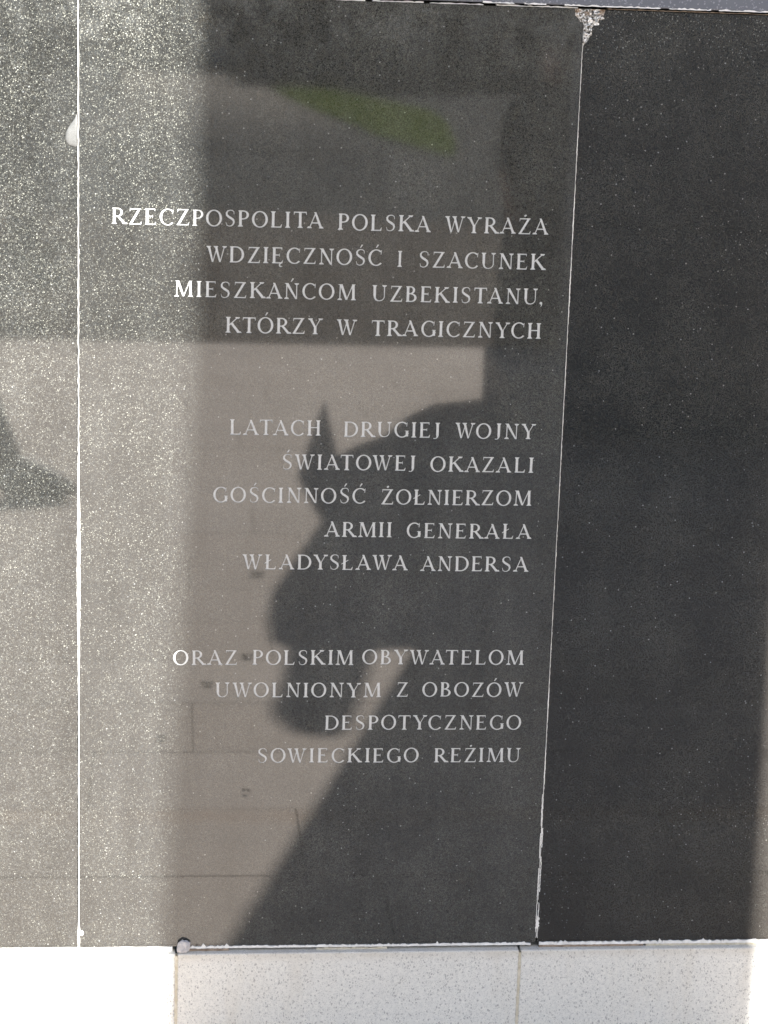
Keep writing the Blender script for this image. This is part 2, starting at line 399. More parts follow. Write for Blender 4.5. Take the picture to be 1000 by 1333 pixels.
# inscribed slab: the letters are cut 0.7 mm into its face
def inscribed_slab():
    x0, x1 = JL + .0017, JR - .0009
    DEP = .0007
    vs = [Vector((x0, SZ0)), Vector((x1, SZ0)), Vector((x1, SZ1)), Vector((x0, SZ1))]
    fs = [[0, 1, 2, 3]]
    for c, v, t in placed:
        k = len(vs); vs += v
        for tri in t:
            a, b, d = (v[i] for i in tri)
            if (b - a).cross(d - a) < 0: tri = tri[::-1]
            fs.append([k + i for i in tri])
    v, e, f, ov, oe, of = delaunay_2d_cdt(vs, [], fs, 1, 1e-7)
    face = [t for t, o in zip(f, of) if list(o) == [0] or set(o) == {0}]
    verts = [(p.x, 0, p.y) for p in v]; faces = []
    for t in face: faces.append(tuple(t[::-1]))
    # rim edges of the cut letters -> side walls
    cnt = {}
    for t in face:
        for i in range(len(t)):
            a, b = t[i], t[(i + 1) % len(t)]; cnt[(a, b)] = 1
    eps = 1e-5; back = {}
    def bk(i):
        if i not in back: back[i] = len(verts); verts.append((v[i].x, DEP, v[i].y))
        return back[i]
    for (a, b) in cnt:
        if (b, a) in cnt: continue
        pa, pb = v[a], v[b]
        if all(abs(p.x - x0) < eps for p in (pa, pb)) or all(abs(p.x - x1) < eps for p in (pa, pb)) or \
           all(abs(p.y - SZ0) < eps for p in (pa, pb)) or all(abs(p.y - SZ1) < eps for p in (pa, pb)): continue
        faces.append((a, b, bk(b), bk(a)))
    # sides of the slab
    k = len(verts); D = .03
    verts.extend([(x0, 0, SZ0), (x1, 0, SZ0), (x1, 0, SZ1), (x0, 0, SZ1), (x0, D, SZ0), (x1, D, SZ0), (x1, D, SZ1), (x0, D, SZ1)])
    for q in ((0, 1, 5, 4), (1, 2, 6, 5), (2, 3, 7, 6), (3, 0, 4, 7), (4, 5, 6, 7)): faces.append(tuple(k + i for i in q))
    o = mesh('granite_slab', verts, faces, m_mid, wall)
    o['label'] = 'polished dark slab carved with the silver Polish inscription'
    for c, lv, t in placed:
        mesh('letter', [(p.x, DEP - .00005, p.y) for p in lv], [tuple(x) for x in t], m_paint, o)
    return o
slab_mid = inscribed_slab()

# joints
def ragged_strip(name, x, z0, z1, w, mat, y=-.0006, step=.006, gaps=(), wob=.0006, wfun=None, parent=wall, thick=.004, seed=1):
    rr = random.Random(seed); verts, faces = [], []; z = z0; prev = None
    while z < z1:
        zz = min(z, z1); ww = w * (wfun(zz) if wfun else 1) * rr.uniform(.75, 1.2); cx = x + rr.uniform(-wob, wob) * .5
        if any(a <= zz <= b for a, b in gaps): prev = None; z += step * rr.uniform(.5, 1.2); continue
        k = len(verts)
        yy = y + rr.uniform(-.0002, .0003)
        verts += [(cx - ww / 2, yy, zz), (cx + ww / 2, yy, zz), (cx + ww / 2, yy + thick, zz), (cx - ww / 2, yy + thick, zz)]
        if prev is not None:
            for i in range(4): faces.append((prev + i, prev + (i + 1) % 4, k + (i + 1) % 4, k + i))
        prev = k; z += step * rr.uniform(.5, 1.2)
    return mesh(name, verts, faces, mat, parent)
def wl_(z):
    return .40 + .95 * max(0, math.exp(-((z - .83) / .13) ** 2)) + (.5 if z < .235 else 0)
for gx in (-1.6505, -.8975, 1.3565, 2.1095):
    ragged_strip('mortar_joint', gx, SZ0, SZ1, .003, m_mortar, y=.0012, seed=int(gx * 100) + 900)
j = ragged_strip('mortar_joint', JL, SZ0, SZ1, .0040, m_mortar, y=-.0003, wfun=wl_, step=.008, seed=4)
j['label'] = 'thin white mortar joint, thickest halfway down'
gaps = []
z = SZ1
while z < SZ1 - .06:
    z += rng.uniform(.08, .40); L = rng.uniform(.0015, .005); gaps.append((z, z + L)); z += L
gaps += [(.235, .27), (SZ0, .205)]
j = ragged_strip('mortar_joint', JR - .0002, SZ0, SZ1, .0017, m_mortar, y=-.0003, step=.0035, gaps=gaps, wob=.0007, seed=9, wfun=lambda z: .38 + 1.0 * abs(noise.noise((z * 9, 0, 3))) + .25 * noise.noise((z * 60, 1, 0)))
j['label'] = 'broken white mortar line right of the inscription'
ragged_strip('mortar_crust', JR - .0017, .215, .46, .0011, m_mortar, y=-.0006, step=.003, wob=.0008, seed=12, gaps=((.33, .345), (.39, .40)))
ragged_strip('mortar_crust', JR + .0016, .205, .40, .0010, m_mortar, y=-.0004, step=.003, wob=.0008, seed=13, gaps=((.27, .285), (.35, .362)))
ragged_strip('mortar_crust', JR + .0006, .222, .245, .0042, m_mortar, y=-.0012, step=.003, wob=.002, seed=15)
from_bm('joint_backing', box_bm(-2.41, 2.87, .0295, .035, SZ0 - .012, SZ1 + .006), m_gap, wall)

# horizontal beds
def ragged_bed(name, x0, x1, z, hgt, mat, y, step=.006, amp=.3, seed=1, gaps=(), thick=.02, lump=0):
    rr = random.Random(seed); verts, faces = [], []; x = x0; prev = None
    while x <= x1:
        if any(a <= x <= b for a, b in gaps): prev = None; x += step * rr.uniform(.5, 1.3); continue
        h1 = hgt * rr.uniform(1 - amp, 1 + amp) + (lump * rr.random() if rr.random() < .08 else 0); zb = z + rr.uniform(-.0003, .0003)
        k = len(verts); yy = y + rr.uniform(-.0004, .0004)
        verts += [(x, yy, zb), (x, yy + .0003, zb + h1), (x, yy + thick, zb + h1), (x, yy + thick, zb)]
        if prev is not None:
            for i in range(4): faces.append((prev + i, k + i, k + (i + 1) % 4, prev + (i + 1) % 4))
        prev = k; x += step * rr.uniform(.5, 1.3)
    return mesh(name, verts, faces, mat, wall)
PT = .1885     # plinth top
b = ragged_bed('mortar_bed', -2.4, .012, PT + .0002, .0078, m_mortar, -.0012, seed=3, amp=.08)
b = ragged_bed('mortar_bed', .012, .596, PT + .0048, .0036, m_mortar, -.0016, seed=5, amp=.35, lump=.005, step=.004)
b['label'] = 'thin ragged white mortar bead under the inscribed slab'
b = ragged_bed('mortar_bed', .6095, 2.86, PT + .0042, .0044, m_mortar, -.0014, seed=6, amp=.35, lump=.003, step=.004)
b = ragged_bed('rusty_bed', .6095, .79, PT + .0003, .0034, m_brownbed, -.0010, seed=8, amp=.15)
b = ragged_bed('mortar_bed', .79, 2.86, PT + .0003, .0036, m_mortar_tan, -.0008, seed=18, amp=.15)
b = ragged_bed('mortar_bed', .24, .36, PT + .0001, .0030, m_mortar_tan, -.0012, seed=28, amp=.35)
b = ragged_bed('mortar_bed', .012, .10, PT + .0001, .0034, m_brownbed, -.0012, seed=29, amp=.35)

# plinth blocks
PJ = [-1.1205, -.555, .0115, .5765, 1.1415, 1.7065, 2.2715, 2.8365]
for i in range(len(PJ) - 1):
    o = from_bm('plinth_block', box_bm(PJ[i] + .0016, PJ[i + 1] - .0016, -.012, .30, -.05, PT, .003, 3), m_plinth, wall)
    if i == 1: o['label'] = 'leftmost base block, bleached by full sun'
    if i < len(PJ) - 2:
        ragged_strip('block_joint', PJ[i + 1], -.03, PT - .002, .0046, m_mortar_tan, y=-.0118, step=.004, wob=.001, seed=40 + i, thick=.01)
from_bm('plinth_block', box_bm(-2.40, PJ[0] - .0016, -.012, .30, -.05, PT, .003, 3), m_plinth, wall)

# coping and core
from_bm('wall_core', box_bm(-2.40, 2.86, .0355, .30, PT + .001, SZ1 + .004), m_wallback, wall)
for k, (a, bx) in enumerate(((-2.43, -1.25), (-1.247, .05), (.053, 1.35), (1.353, 2.89))):
    from_bm('coping_stone', box_bm(a, bx, -.004, .34, 1.7065, 1.79, .002, 2), m_coping, wall)
ragged_bed('mortar_bed', .16, .60, SZ1 + .0008, .0016, m_mortar, .0006, step=.005, amp=.5, seed=60, gaps=((.275, .28), (.365, .37), (.455, .465)), thick=.01)
ragged_bed('mortar_bed', .64, 1.4, SZ1 + .0008, .0012, m_brownbed, .002, step=.006, amp=.5, seed=61, thick=.01)
ragged_bed('mortar_crust', .45, 1.2, 1.7055, .0018, m_mortar, -.0044, step=.004, amp=.6, seed=62, gaps=((.50, .51), (.55, .57), (.72, .73), (.80, .805), (.93, .94)), thick=.003)

# broken corner at the top of the right joint
def in_poly(x, y, P):
    c = False; j = len(P) - 1
    for i in range(len(P)):
        if (P[i][1] > y) != (P[j][1] > y) and x < (P[j][0] - P[i][0]) * (y - P[i][1]) / (P[j][1] - P[i][1]) + P[i][0]: c = not c
        j = i
    return c
CH = [(0.5895, 1.7020), (0.6365, 1.7015), (0.6330, 1.6915), (0.6358, 1.6880), (.627, 1.6865), (.628, 1.679), (0.6195, 1.6775), (.6165, 1.6745), (.6175, 1.664), (.6145, 1.6620), (.6120, 1.6560),
      (0.6070, 1.6510), (0.6045, 1.6440), (0.6035, 1.6474), (0.6040, 1.6699), (.6030, 1.6820), (0.5985, 1.6832), (.5955, 1.6880), (0.5908, 1.6919)]
def chip():
    rr = random.Random(5); pts = [Vector(p) for p in CH]; n0 = len(pts)
    while len(pts) < 330:
        x, z = rr.uniform(.589, .637), rr.uniform(1.644, 1.702)
        if in_poly(x, z, CH): pts.append(Vector((x, z)))
    v, e, f, ov, oe, of = delaunay_2d_cdt(pts, [], [list(range(n0))[::-1]], 1, 1e-7)
    f = [t for t, o in zip(f, of) if len(o)]
    verts = []
    for i, p in enumerate(v):
        d = -.0002 if i < n0 else -.0004 - .0052 * rr.random() ** 1.3
        verts.append((p.x, d, p.y))
    o = mesh('broken_corner', verts, [tuple(t[::-1]) for t in f], m_rubble, wall)
    o['label'] = 'crumbled pale corner at the top of the right joint'
chip()
# drip of white glue on the left joint
def blob():
    P = [(-0.1478, 1.5262), (-.1500, 1.5215), (-0.1540, 1.5147), (-.1595, 1.5075), (-0.1635, 1.500), (-0.1653, 1.4897), (-.1635, 1.4845), (-0.1597, 1.4800), (-0.1507, 1.4775), (-.1478, 1.4785)]
    cx, cz = -.1535, 1.494; verts, faces = [], []; rings = [(1, -.0002), (.93, -.0011), (.75, -.0019), (.4, -.0023)]
    for s, y in rings:
        for x, z in P: verts.append((cx + (x - cx) * s, y, cz + (z - cz) * s))
    n = len(P)
    for r in range(3):
        for i in range(n): faces.append((r * n + i, r * n + (i + 1) % n, (r + 1) * n + (i + 1) % n, (r + 1) * n + i))
    faces.append(tuple(range(3 * n, 4 * n)))
    o = mesh('glue_blob', verts, faces, m_glue, wall, True); o['label'] = 'white drop of hardened glue on the left joint'
blob()
# little lump near foot of left joint
bm = bmesh.new(); bmesh.ops.create_icosphere(bm, subdivisions=2, radius=.0045)
for v in bm.verts: v.co = Vector((v.co.x * 1.0 - .1425, v.co.y * .45 - .001, v.co.z * 1.1 + .222)) + noise.noise_vector(v.co * 300) * .0009
from_bm('mortar_lump', bm, m_mortar, wall, True)

# pebble lying on the plinth edge
bm = bmesh.new(); bmesh.ops.create_icosphere(bm, subdivisions=3, radius=1)
for v in bm.verts:
    c = v.co.copy(); c.z = max(-.55, min(c.z, .75 - .25 * c.x))
    v.co = Vector((.0225 + c.x * .0108 + c.z * .003, -.0056 + c.y * .0056, PT + .0092 + c.z * .0150)) + noise.noise_vector(v.co * 2.2) * .0016
tag(from_bm('pebble', bm, m_pebble, None), 'small grey angular stone lying on the base ledge against the slab', 'stone')

# ------------------------------------------------------------------ ground before the wall
def m_ground_f(name, a, b, sc, rough=.9):
    t = NT(name); t.world_co(); c = t.mix(t.ramp(t.noise(sc, 5, .65), .3, .7), a, b)
    t.color(c); t.rough(rough); t.b.inputs['Specular IOR Level'].default_value = .05; return t.m
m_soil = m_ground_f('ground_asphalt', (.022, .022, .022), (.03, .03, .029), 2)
def sheet(name, pts, z, mat, parent=None, th=.3):
    n = len(pts); verts = [(x, y, z) for x, y in pts] + [(x, y, z - th) for x, y in pts]
    faces = [tuple(range(n)), tuple(range(n, 2 * n))[::-1]] + [(i, i + n, (i + 1) % n + n, (i + 1) % n) for i in range(n)]
    bm = bmesh.new(); vv = [bm.verts.new(p) for p in verts]
    for f in faces: bm.faces.new([vv[i] for i in f])
    return from_bm(name, bm, mat, parent)
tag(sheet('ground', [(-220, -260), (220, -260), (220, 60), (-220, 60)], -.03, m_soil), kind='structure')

# sunlit paving slabs (every piece an object, joints open)
def m_paver(name, a, b):
    t = NT(name); t.world_co()
    oi = t.n('ShaderNodeObjectInfo').outputs['Random']
    c = t.mix(oi, a, b)
    c = t.mix(1.0, c, (.93, .87, .81), 'MULTIPLY')
    c = t.mix(t.ramp(t.noise(1.1, 6, .72, (.6, 3.2, 1)), .35, .72, 0, .5), c, (.36, .31, .27))
    c = t.mix(t.ramp(t.noise(24, 4, .7), .58, .8, 0, .5), c, (.25, .22, .19))
    c = t.mix(t.ramp(t.noise(150, 3, .7), .35, .7, 0, .22), c, (.62, .57, .51))
    yy = t.sxyz(1)
    band = t.math('MULTIPLY', t.ramp(t.math('ABSOLUTE', t.math('ADD', yy, 1.085)), 0, .075, 1, 0, 'SMOOTHSTEP'), t.ramp(t.noise(2.2, 4, .7, (1, .6, 1)), .35, .6, .08, .5))
    c = t.mix(band, c, (.43, .29, .19))
    t.color(c); t.rough(.85); t.bump(t.noise(90, 4, .7), .35, .002)
    return t.m
m_pav = m_paver('paving_stone', (.47, .415, .37), (.53, .48, .44))
pave = empty('pavement', (0, 0, 0)); tag(pave, kind='structure')
from_bm('paving_bed', box_bm(-3.6, 6.4, -8.13, -.013, -.2, -.004), m_ground_f('paving_sand', (.26, .23, .20), (.34, .30, .26), 8), pave)
rows = []
y = -.40; rows.append((-.016, -.43)); y = -.435
edges = [-.435, -.755, -1.125]
while edges[-1] > -8.0: edges.append(edges[-1] - .368)
edges[-1] = -8.10
prev = -.016; meshes = {}
for r, e in enumerate(edges):
    d = prev - e; off = (.05, .422, .272, .62)[r % 4] - 4.0
    x = off
    while x < 6.2:
        x0, x1 = max(x, -3.55), min(x + .80, 6.35)
        if x1 - x0 > .1:
            key = (round(x1 - x0, 3), round(d, 3))
            if key not in meshes:
                bm = box_bm(-(x1 - x0) / 2 + .0014, (x1 - x0) / 2 - .0014, -d / 2 + .0009, d / 2 - .0009, -.04, 0, .0010, 1)
                bmesh.ops.recalc_face_normals(bm, faces=bm.faces[:])
                me = bpy.data.meshes.new('paving_stone'); bm.to_mesh(me); bm.free(); me.materials.append(m_pav); meshes[key] = me
            o = bpy.data.objects.new('paving_stone', meshes[key]); COL.objects.link(o); o.parent = pave
            o.location = ((x0 + x1) / 2, (prev + e) / 2, rng.uniform(-.0007, .0007))
            o.rotation_euler = (rng.uniform(-.0015, .0015), rng.uniform(-.0015, .0015), 0)
        x += .80
    prev = e

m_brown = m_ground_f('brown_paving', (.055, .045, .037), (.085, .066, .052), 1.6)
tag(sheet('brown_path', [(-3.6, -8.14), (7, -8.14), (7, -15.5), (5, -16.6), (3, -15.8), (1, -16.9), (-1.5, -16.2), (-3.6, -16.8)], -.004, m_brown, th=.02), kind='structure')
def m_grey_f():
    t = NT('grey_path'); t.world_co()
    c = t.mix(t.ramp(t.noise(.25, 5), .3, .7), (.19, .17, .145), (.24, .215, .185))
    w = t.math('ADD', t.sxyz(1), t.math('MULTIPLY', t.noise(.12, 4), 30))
    c = t.mix(t.ramp(w, -45, -14, 0, 1), c, (.045, .043, .04))         # colour darkens towards this end, broken up by noise
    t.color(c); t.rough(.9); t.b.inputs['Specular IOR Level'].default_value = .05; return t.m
m_grey = m_grey_f()
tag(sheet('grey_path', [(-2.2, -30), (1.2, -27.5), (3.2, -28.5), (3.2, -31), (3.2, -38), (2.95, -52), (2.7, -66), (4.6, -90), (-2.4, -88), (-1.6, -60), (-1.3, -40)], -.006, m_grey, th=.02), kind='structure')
m_grass = m_ground_f('grass_blades', (.12, .17, .015), (.20, .27, .03), .6)
_t = m_grass.node_tree; _tr = _t.nodes.new('ShaderNodeBsdfTranslucent'); _mx = _t.nodes.new('ShaderNodeMixShader'); _mx.inputs[0].default_value = .45
_bp = _t.nodes['Principled BSDF']; _t.links.new(_bp.inputs['Base Color'].links[0].from_socket, _tr.inputs['Color'])
_t.links.new(_bp.outputs[0], _mx.inputs[1]); _t.links.new(_tr.outputs[0], _mx.inputs[2]); _t.links.new(_mx.outputs[0], _t.nodes['Material Output'].inputs['Surface'])
m_turf = m_ground_f('lawn_turf', (.05, .075, .010), (.13, .19, .02), .35)
def lawn(pts, n, name):
    rr = random.Random(11); xs = [p[0] for p in pts]; ys = [p[1] for p in pts]; verts, faces = [], []
    k = 0
    while k < n:
        x, y = rr.uniform(min(xs), max(xs)), rr.uniform(min(ys), max(ys))
        if not in_poly(x, y, pts): continue
        a = rr.uniform(0, math.pi); w = rr.uniform(.02, .05); h = rr.uniform(.03, .08); b = len(verts)
        verts += [(x - math.cos(a) * w, y - math.sin(a) * w, 0), (x + math.cos(a) * w, y + math.sin(a) * w, 0), (x + rr.uniform(-.05, .05), y + rr.uniform(-.05, .05), h)]
        faces.append((b, b + 1, b + 2)); k += 1
    tag(mesh(name, verts, faces, m_grass), 'short green grass beside the grey path', 'grass', kind='stuff')
LAWN = [(2.9, -62.7), (3.6, -63.5), (4.7, -62.3), (5.5, -53), (5.9, -45), (5.3, -38), (4.5, -31), (4.0, -27.2), (3.75, -30), (3.45, -34), (3.4, -38.5), (3.1, -46), (2.95, -54)]
tag(sheet('lawn', LAWN, -.003, m_turf, th=.02), kind='structure')
lawn(LAWN, 9000, 'grass')

# ------------------------------------------------------------------ added stand-in pylon and wing shaped to shadow the paving and slabs
def m_standin_f():
    t = NT('standin_stone'); c = t.mix(t.noise(20, 4), (.26, .26, .265), (.36, .36, .365)); t.color(c); t.rough(.6); return t.m
m_standin = m_standin_f()
ca, sa = math.cos(SUN_AZ), math.sin(SUN_AZ)
pyl = empty('standin_pylon', (1.663, -5.7, 0)); pyl.rotation_euler = (0, 0, SUN_AZ)  # made-up caster: gives the broad shadow and the dark right-hand reflection
tag(pyl, 'stand-in stone pylon, added for the shadow and the dark reflection in the right-hand slab', 'shadow stand-in')
PW, PDp = .968, 2.45
zs = [0.0, .9, 1.8, 2.7, 3.6, 5.0, 5.5, 6.2, 7.2]
for i in range(8):
    bm = box_bm(0, PW, -PDp, 0, zs[i] - (.05 if i == 0 else 0), zs[i + 1] - .004, .006, 1)
    for v in bm.verts:                       # the left face leans in above 5 m
        if v.co.x < .1: v.co.x += .022 * min(1, max(0, (v.co.z - 5.0) / .5)) + .024 * min(1, max(0, (v.co.z - 5.5) / .7))
    from_bm('standin_block', bm, m_standin, pyl)
from_bm('standin_cap', box_bm(.052, PW, -PDp, 0, 7.2, 7.26, .01, 1), m_standin, pyl)
bs = from_bm('standin_step', box_bm(1.42, 3.15, -6.28, -5.55, -.02, .27, .008, 1), m_standin)  # added step, fills the dark corner of the reflection beside the pylon
bs.parent = pyl; bs.matrix_parent_inverse = (Matrix.Translation((1.663, -5.7, 0)) @ Matrix.Rotation(SUN_AZ, 4, 'Z')).inverted()
def caster_plate():  # added plate, outline shaped to cast the lobed shadow on the paving
    P = [(1.922, 1.331), (1.700, 1.498), (1.639, 1.8), (1.627, 2.202), (1.566, 2.356), (1.535, 2.612), (1.178, 1.440), (1.384, 2.293), (1.436, 2.645), (1.462, 2.93), (1.571, 3.202),
         (1.726, 3.577), (1.776, 3.963), (1.795, 4.424), (1.854, 4.681), (1.902, 4.818), (1.97, 4.883), (2.064, 4.914), (2.082, 5.1), (2.038, 5.177), (2.072, 5.397), (2.152, 5.5),
         (2.255, 5.536), (2.288, 5.501), (2.26, 5.245), (2.236, 5.057), (2.21, 4.893), (2.50, 4.853), (2.50, 1.331)]
    n = len(P); th = .035; y = -7.95; bm = bmesh.new()
    a = [bm.verts.new((x, y - th, z)) for x, z in P]; b = [bm.verts.new((x, y + th, z)) for x, z in P]
    bm.faces.new(a); bm.faces.new(b[::-1])
    for i in range(n): bm.faces.new((a[i], b[i], b[(i + 1) % n], a[(i + 1) % n]))
    bmesh.ops.triangulate(bm, faces=[f for f in bm.faces if len(f.verts) > 4])
    t = m_simple('dark_plate', (.035, .028, .02), (.05, .045, .035), 8, .5, .2, .003, .6)
    o = from_bm('shadow_plate', bm, t); o.parent = pyl
    o.matrix_parent_inverse = (Matrix.Translation((1.663, -5.7, 0)) @ Matrix.Rotation(SUN_AZ, 4, 'Z')).inverted()
caster_plate()

# ------------------------------------------------------------------ people seen only in the polished stone
def person(name, x, y, height, face_dir, label, shirt, trouser, skin, hairc, toe_out=(.18, -.18), group=None, stance=.085, boot=1.0):
    """standing figure, arms bent loosely, facing face_dir (radians, 0 = +Y)"""
    root = empty(name, (x, y, 0)); root.rotation_euler = (0, 0, face_dir); tag(root, label, 'person', group)
    s = height / 1.75
    V = []; Ed = []
    def add(p, r, par=None):
        V.append((Vector(p) * s, r * s)); i = len(V) - 1
        if par is not None: Ed.append((par, i))
        return i
    pel = add((0, 0, .95), .135); wa = add((0, .0, 1.10), .120, pel); ch = add((0, -.01, 1.30), .145, wa); ub = add((0, -.015, 1.42), .115, ch); nk = add((0, 0, 1.50), .052, ub)
    for sd in (1, -1):
        hp = add((.095 * sd, 0, .90), .095, pel); kn = add(((.095 + stance * .1) * sd, .02, .50), .060, hp); an = add((stance * 1.2 * sd, -.02, .09), .040, kn)
        sh = add((.185 * sd, -.01, 1.41), .058, ub); el = add((.222 * sd, -.02, 1.13), .042, sh); wr = add((.205 * sd, .12, .93), .030, el)
    me = bpy.data.meshes.new('body'); me.from_pydata([v for v, r in V], Ed, [])
    o = link('body', me, None, root)
    md = o.modifiers.new('skin', 'SKIN'); md.use_smooth_shade = True
    for i, (v, r) in enumerate(V): me.skin_vertices[0].data[i].radius = (r, r * (.72 if i < 4 else 1))
    me.skin_vertices[0].data[0].use_root = True
    sub = o.modifiers.new('sub', 'SUBSURF'); sub.levels = 1; sub.render_levels = 1
    dg = bpy.context.evaluated_depsgraph_get(); em = bpy.data.meshes.new_from_object(o.evaluated_get(dg))
    o.modifiers.clear(); o.data = em; em.materials.clear()
    for mt in (skin, shirt, trouser): em.materials.append(mt)
    for p in em.polygons:
        z = p.center.z / s; p.use_smooth = True
        p.material_index = 0 if z > 1.47 or (abs(p.center.x / s) > .19 and z < 1.12 and z > .8) else (1 if z > .98 else 2)
    # head with nose and ears
    bm = bmesh.new(); bmesh.ops.create_uvsphere(bm, u_segments=24, v_segments=16, radius=1)
    for v in bm.verts:
        c = v.co; w = 1 - .22 * max(0, -c.z) - .0; v.co = Vector((c.x * .075 * w, c.y * .095 * (1 - .1 * max(0, -c.z)) + .01, c.z * .118 + 1.632)) * s
    for cx, cy, cz, rx, ry, rz in ((0, .108, 1.62, .013, .018, .024), (.076, 0, 1.63, .010, .020, .032), (-.076, 0, 1.63, .010, .020, .032), (0, .088, 1.575, .026, .014, .007),
                                   (.03, .088, 1.645, .013, .010, .008), (-.03, .088, 1.645, .013, .010, .008)):
        g = bmesh.ops.create_uvsphere(bm, u_segments=10, v_segments=6, radius=1)
        for v in g['verts']: v.co = Vector((v.co.x * rx + cx, v.co.y * ry + cy, v.co.z * rz + cz)) * s
    from_bm('head', bm, skin, root, True)
    bm = bmesh.new(); bmesh.ops.create_uvsphere(bm, u_segments=24, v_segments=16, radius=1)
    bmesh.ops.delete(bm, geom=[v for v in bm.verts if v.co.y > .45 and v.co.z < .45 or v.co.z < -.55], context='VERTS')
    for v in bm.verts: v.co = Vector((v.co.x * .085, v.co.y * .104 + .002, v.co.z * .124 + 1.642)) * s + noise.noise_vector(v.co * 6) * .004
    from_bm('hair', bm, hairc, root, True)
    # hands: palm and five fingers
    for sd in (1, -1):
        hm = bpy.data.meshes.new('hand'); hv = [Vector((.205 * sd, .12, .93)), Vector((.202 * sd, .165, .885))]; he = [(0, 1)]; rad = [.024, .028]
        for k in range(4):
            off = (k - 1.5) * .017; b = len(hv); L = (.8, 1.0, .95, .75)[k]
            hv += [Vector((.202 * sd + .004, .185 + off * .6, .862 - off)), Vector((.196 * sd, .195 + off * .6, .862 - off - .030 * L)), Vector((.190 * sd, .188 + off * .6, .862 - off - .058 * L))]
            he += [(1, b), (b, b + 1), (b + 1, b + 2)]; rad += [.0095, .0085, .007]
        b = len(hv); hv += [Vector((.178 * sd, .17, .90)), Vector((.168 * sd, .185, .875))]; he += [(0, b), (b, b + 1)]; rad += [.010, .008]
        hm.from_pydata([v * s for v in hv], he, []); ho = link('hand', hm, None, root); ho.modifiers.new('skin', 'SKIN')
        for i, r in enumerate(rad): hm.skin_vertices[0].data[i].radius = (r * s, r * s)
        hm.skin_vertices[0].data[0].use_root = True
        dg = bpy.context.evaluated_depsgraph_get(); em = bpy.data.meshes.new_from_object(ho.evaluated_get(dg)); ho.modifiers.clear(); ho.data = em
        em.materials.clear(); em.materials.append(skin)
    for sd, to in zip((1, -1), toe_out):
        bm = bmesh.new(); bmesh.ops.create_uvsphere(bm, u_segments=16, v_segments=10, radius=1)
        for v in bm.verts:
            c = v.co; t = (c.y + 1) / 2; hgt = (.11 - .07 * t) * boot
            p = Vector((c.x * (.038 + .012 * math.sin(t * 3)), c.y * (.13 + .02 * boot) + .06, max(0, (c.z * .5 + .5)) * hgt if c.z > -.6 else 0))
            p = Matrix.Rotation(-to, 3, 'Z') @ p
            v.co = (p + Vector((stance * 1.2 * sd, -.02, .0))) * s
        from_bm('shoe', bm, m_shoe, root, True)
    return root
m_shoe = m_simple('shoe_leather', (.012, .012, .012), (.02, .02, .02), 30, .5, 0)
m_cloth1 = m_simple('dark_cloth', (.014, .015, .018), (.022, .023, .027), 60, .9)
m_cloth2 = m_simple('navy_cloth', (.012, .013, .018), (.018, .02, .027), 60, .9)
m_skin = m_simple('skin', (.30, .17, .12), (.36, .21, .15), 20, .55, 0)
m_hair = m_simple('dark_hair', (.012, .010, .008), (.02, .016, .012), 60, .6)
pst = person('person', 1.75, -6.62, 1.68, math.pi * 0, 'person in dark clothes standing by the stand-in pylon, reflected in the inscribed slab', m_cloth1, m_cloth2, m_skin, m_hair)
person('person', -.835, -4.12, 1.74, math.pi * -.06, 'person in dark clothes at the left edge of the reflection, one foot turned out', m_cloth2, m_cloth1, m_skin, m_hair, toe_out=(1.25, -.3), stance=.24, boot=1.9)

# ------------------------------------------------------------------ leaves on the paving, shrub, trees, parked car
bm = bmesh.new(); rings = []
for z, r, q in ((.14, .235, .17), (.16, .24, .175), (.5, .225, .165), (.8, .20, .15), (.98, .195, .14), (1.15, .215, .15), (1.30, .225, .15), (1.38, .20, .13), (1.43, .10, .08)):
    rings.append([bm.verts.new((math.cos(a) * (r + .012 * math.cos(9 * a)), math.sin(a) * (q + .01 * math.cos(9 * a)), z)) for a in [i * math.pi / 24 for i in range(48)]])
for a, b in zip(rings, rings[1:]):
    for i in range(48): bm.faces.new((a[i], a[(i + 1) % 48], b[(i + 1) % 48], b[i]))
from_bm('long_coat', bm, m_cloth2, pst, True)

m_leaf = m_simple('dry_leaf', (.05, .035, .022), (.09, .06, .035), 60)
for k, (x, g, s, w) in enumerate(((.261, 3.121, .028, 'largest dry leaf on the paving, beside the shadow'), (.202, 2.245, .019, 'dry brown leaf on the paving reflected just left of POLSKIM'),
                              (.091, 2.0, .017, 'dry brown leaf on the paving reflected left of UWOLNIONYM'), (-.024, 1.58, .015, 'small dry leaf reflected at the edge of the sunlit stripe'),
                              (.166, 1.218, .010, 'tiny dry leaf reflected below SOWIECKIEGO'))):
    rr = random.Random(k); bm = bmesh.new(); n = 12; c = bm.verts.new((0, 0, .008))
    ring = [bm.verts.new((s * (1 - .12 * abs(math.sin(3 * a))) * math.cos(a), s * .55 * math.sin(a) * (1 - .2 * rr.random()), .002 + .008 * rr.random())) for a in [2 * math.pi * i / n for i in range(n)]]
    for i in range(n): bm.faces.new((c, ring[i], ring[(i + 1) % n]))
    o = from_bm('fallen_leaf', bm, m_leaf); o.location = (x, -g, .002); o.rotation_euler = (0, 0, rr.uniform(-.4, .4))
    tag(o, w, 'leaf', 'dry leaves lying on the paving')

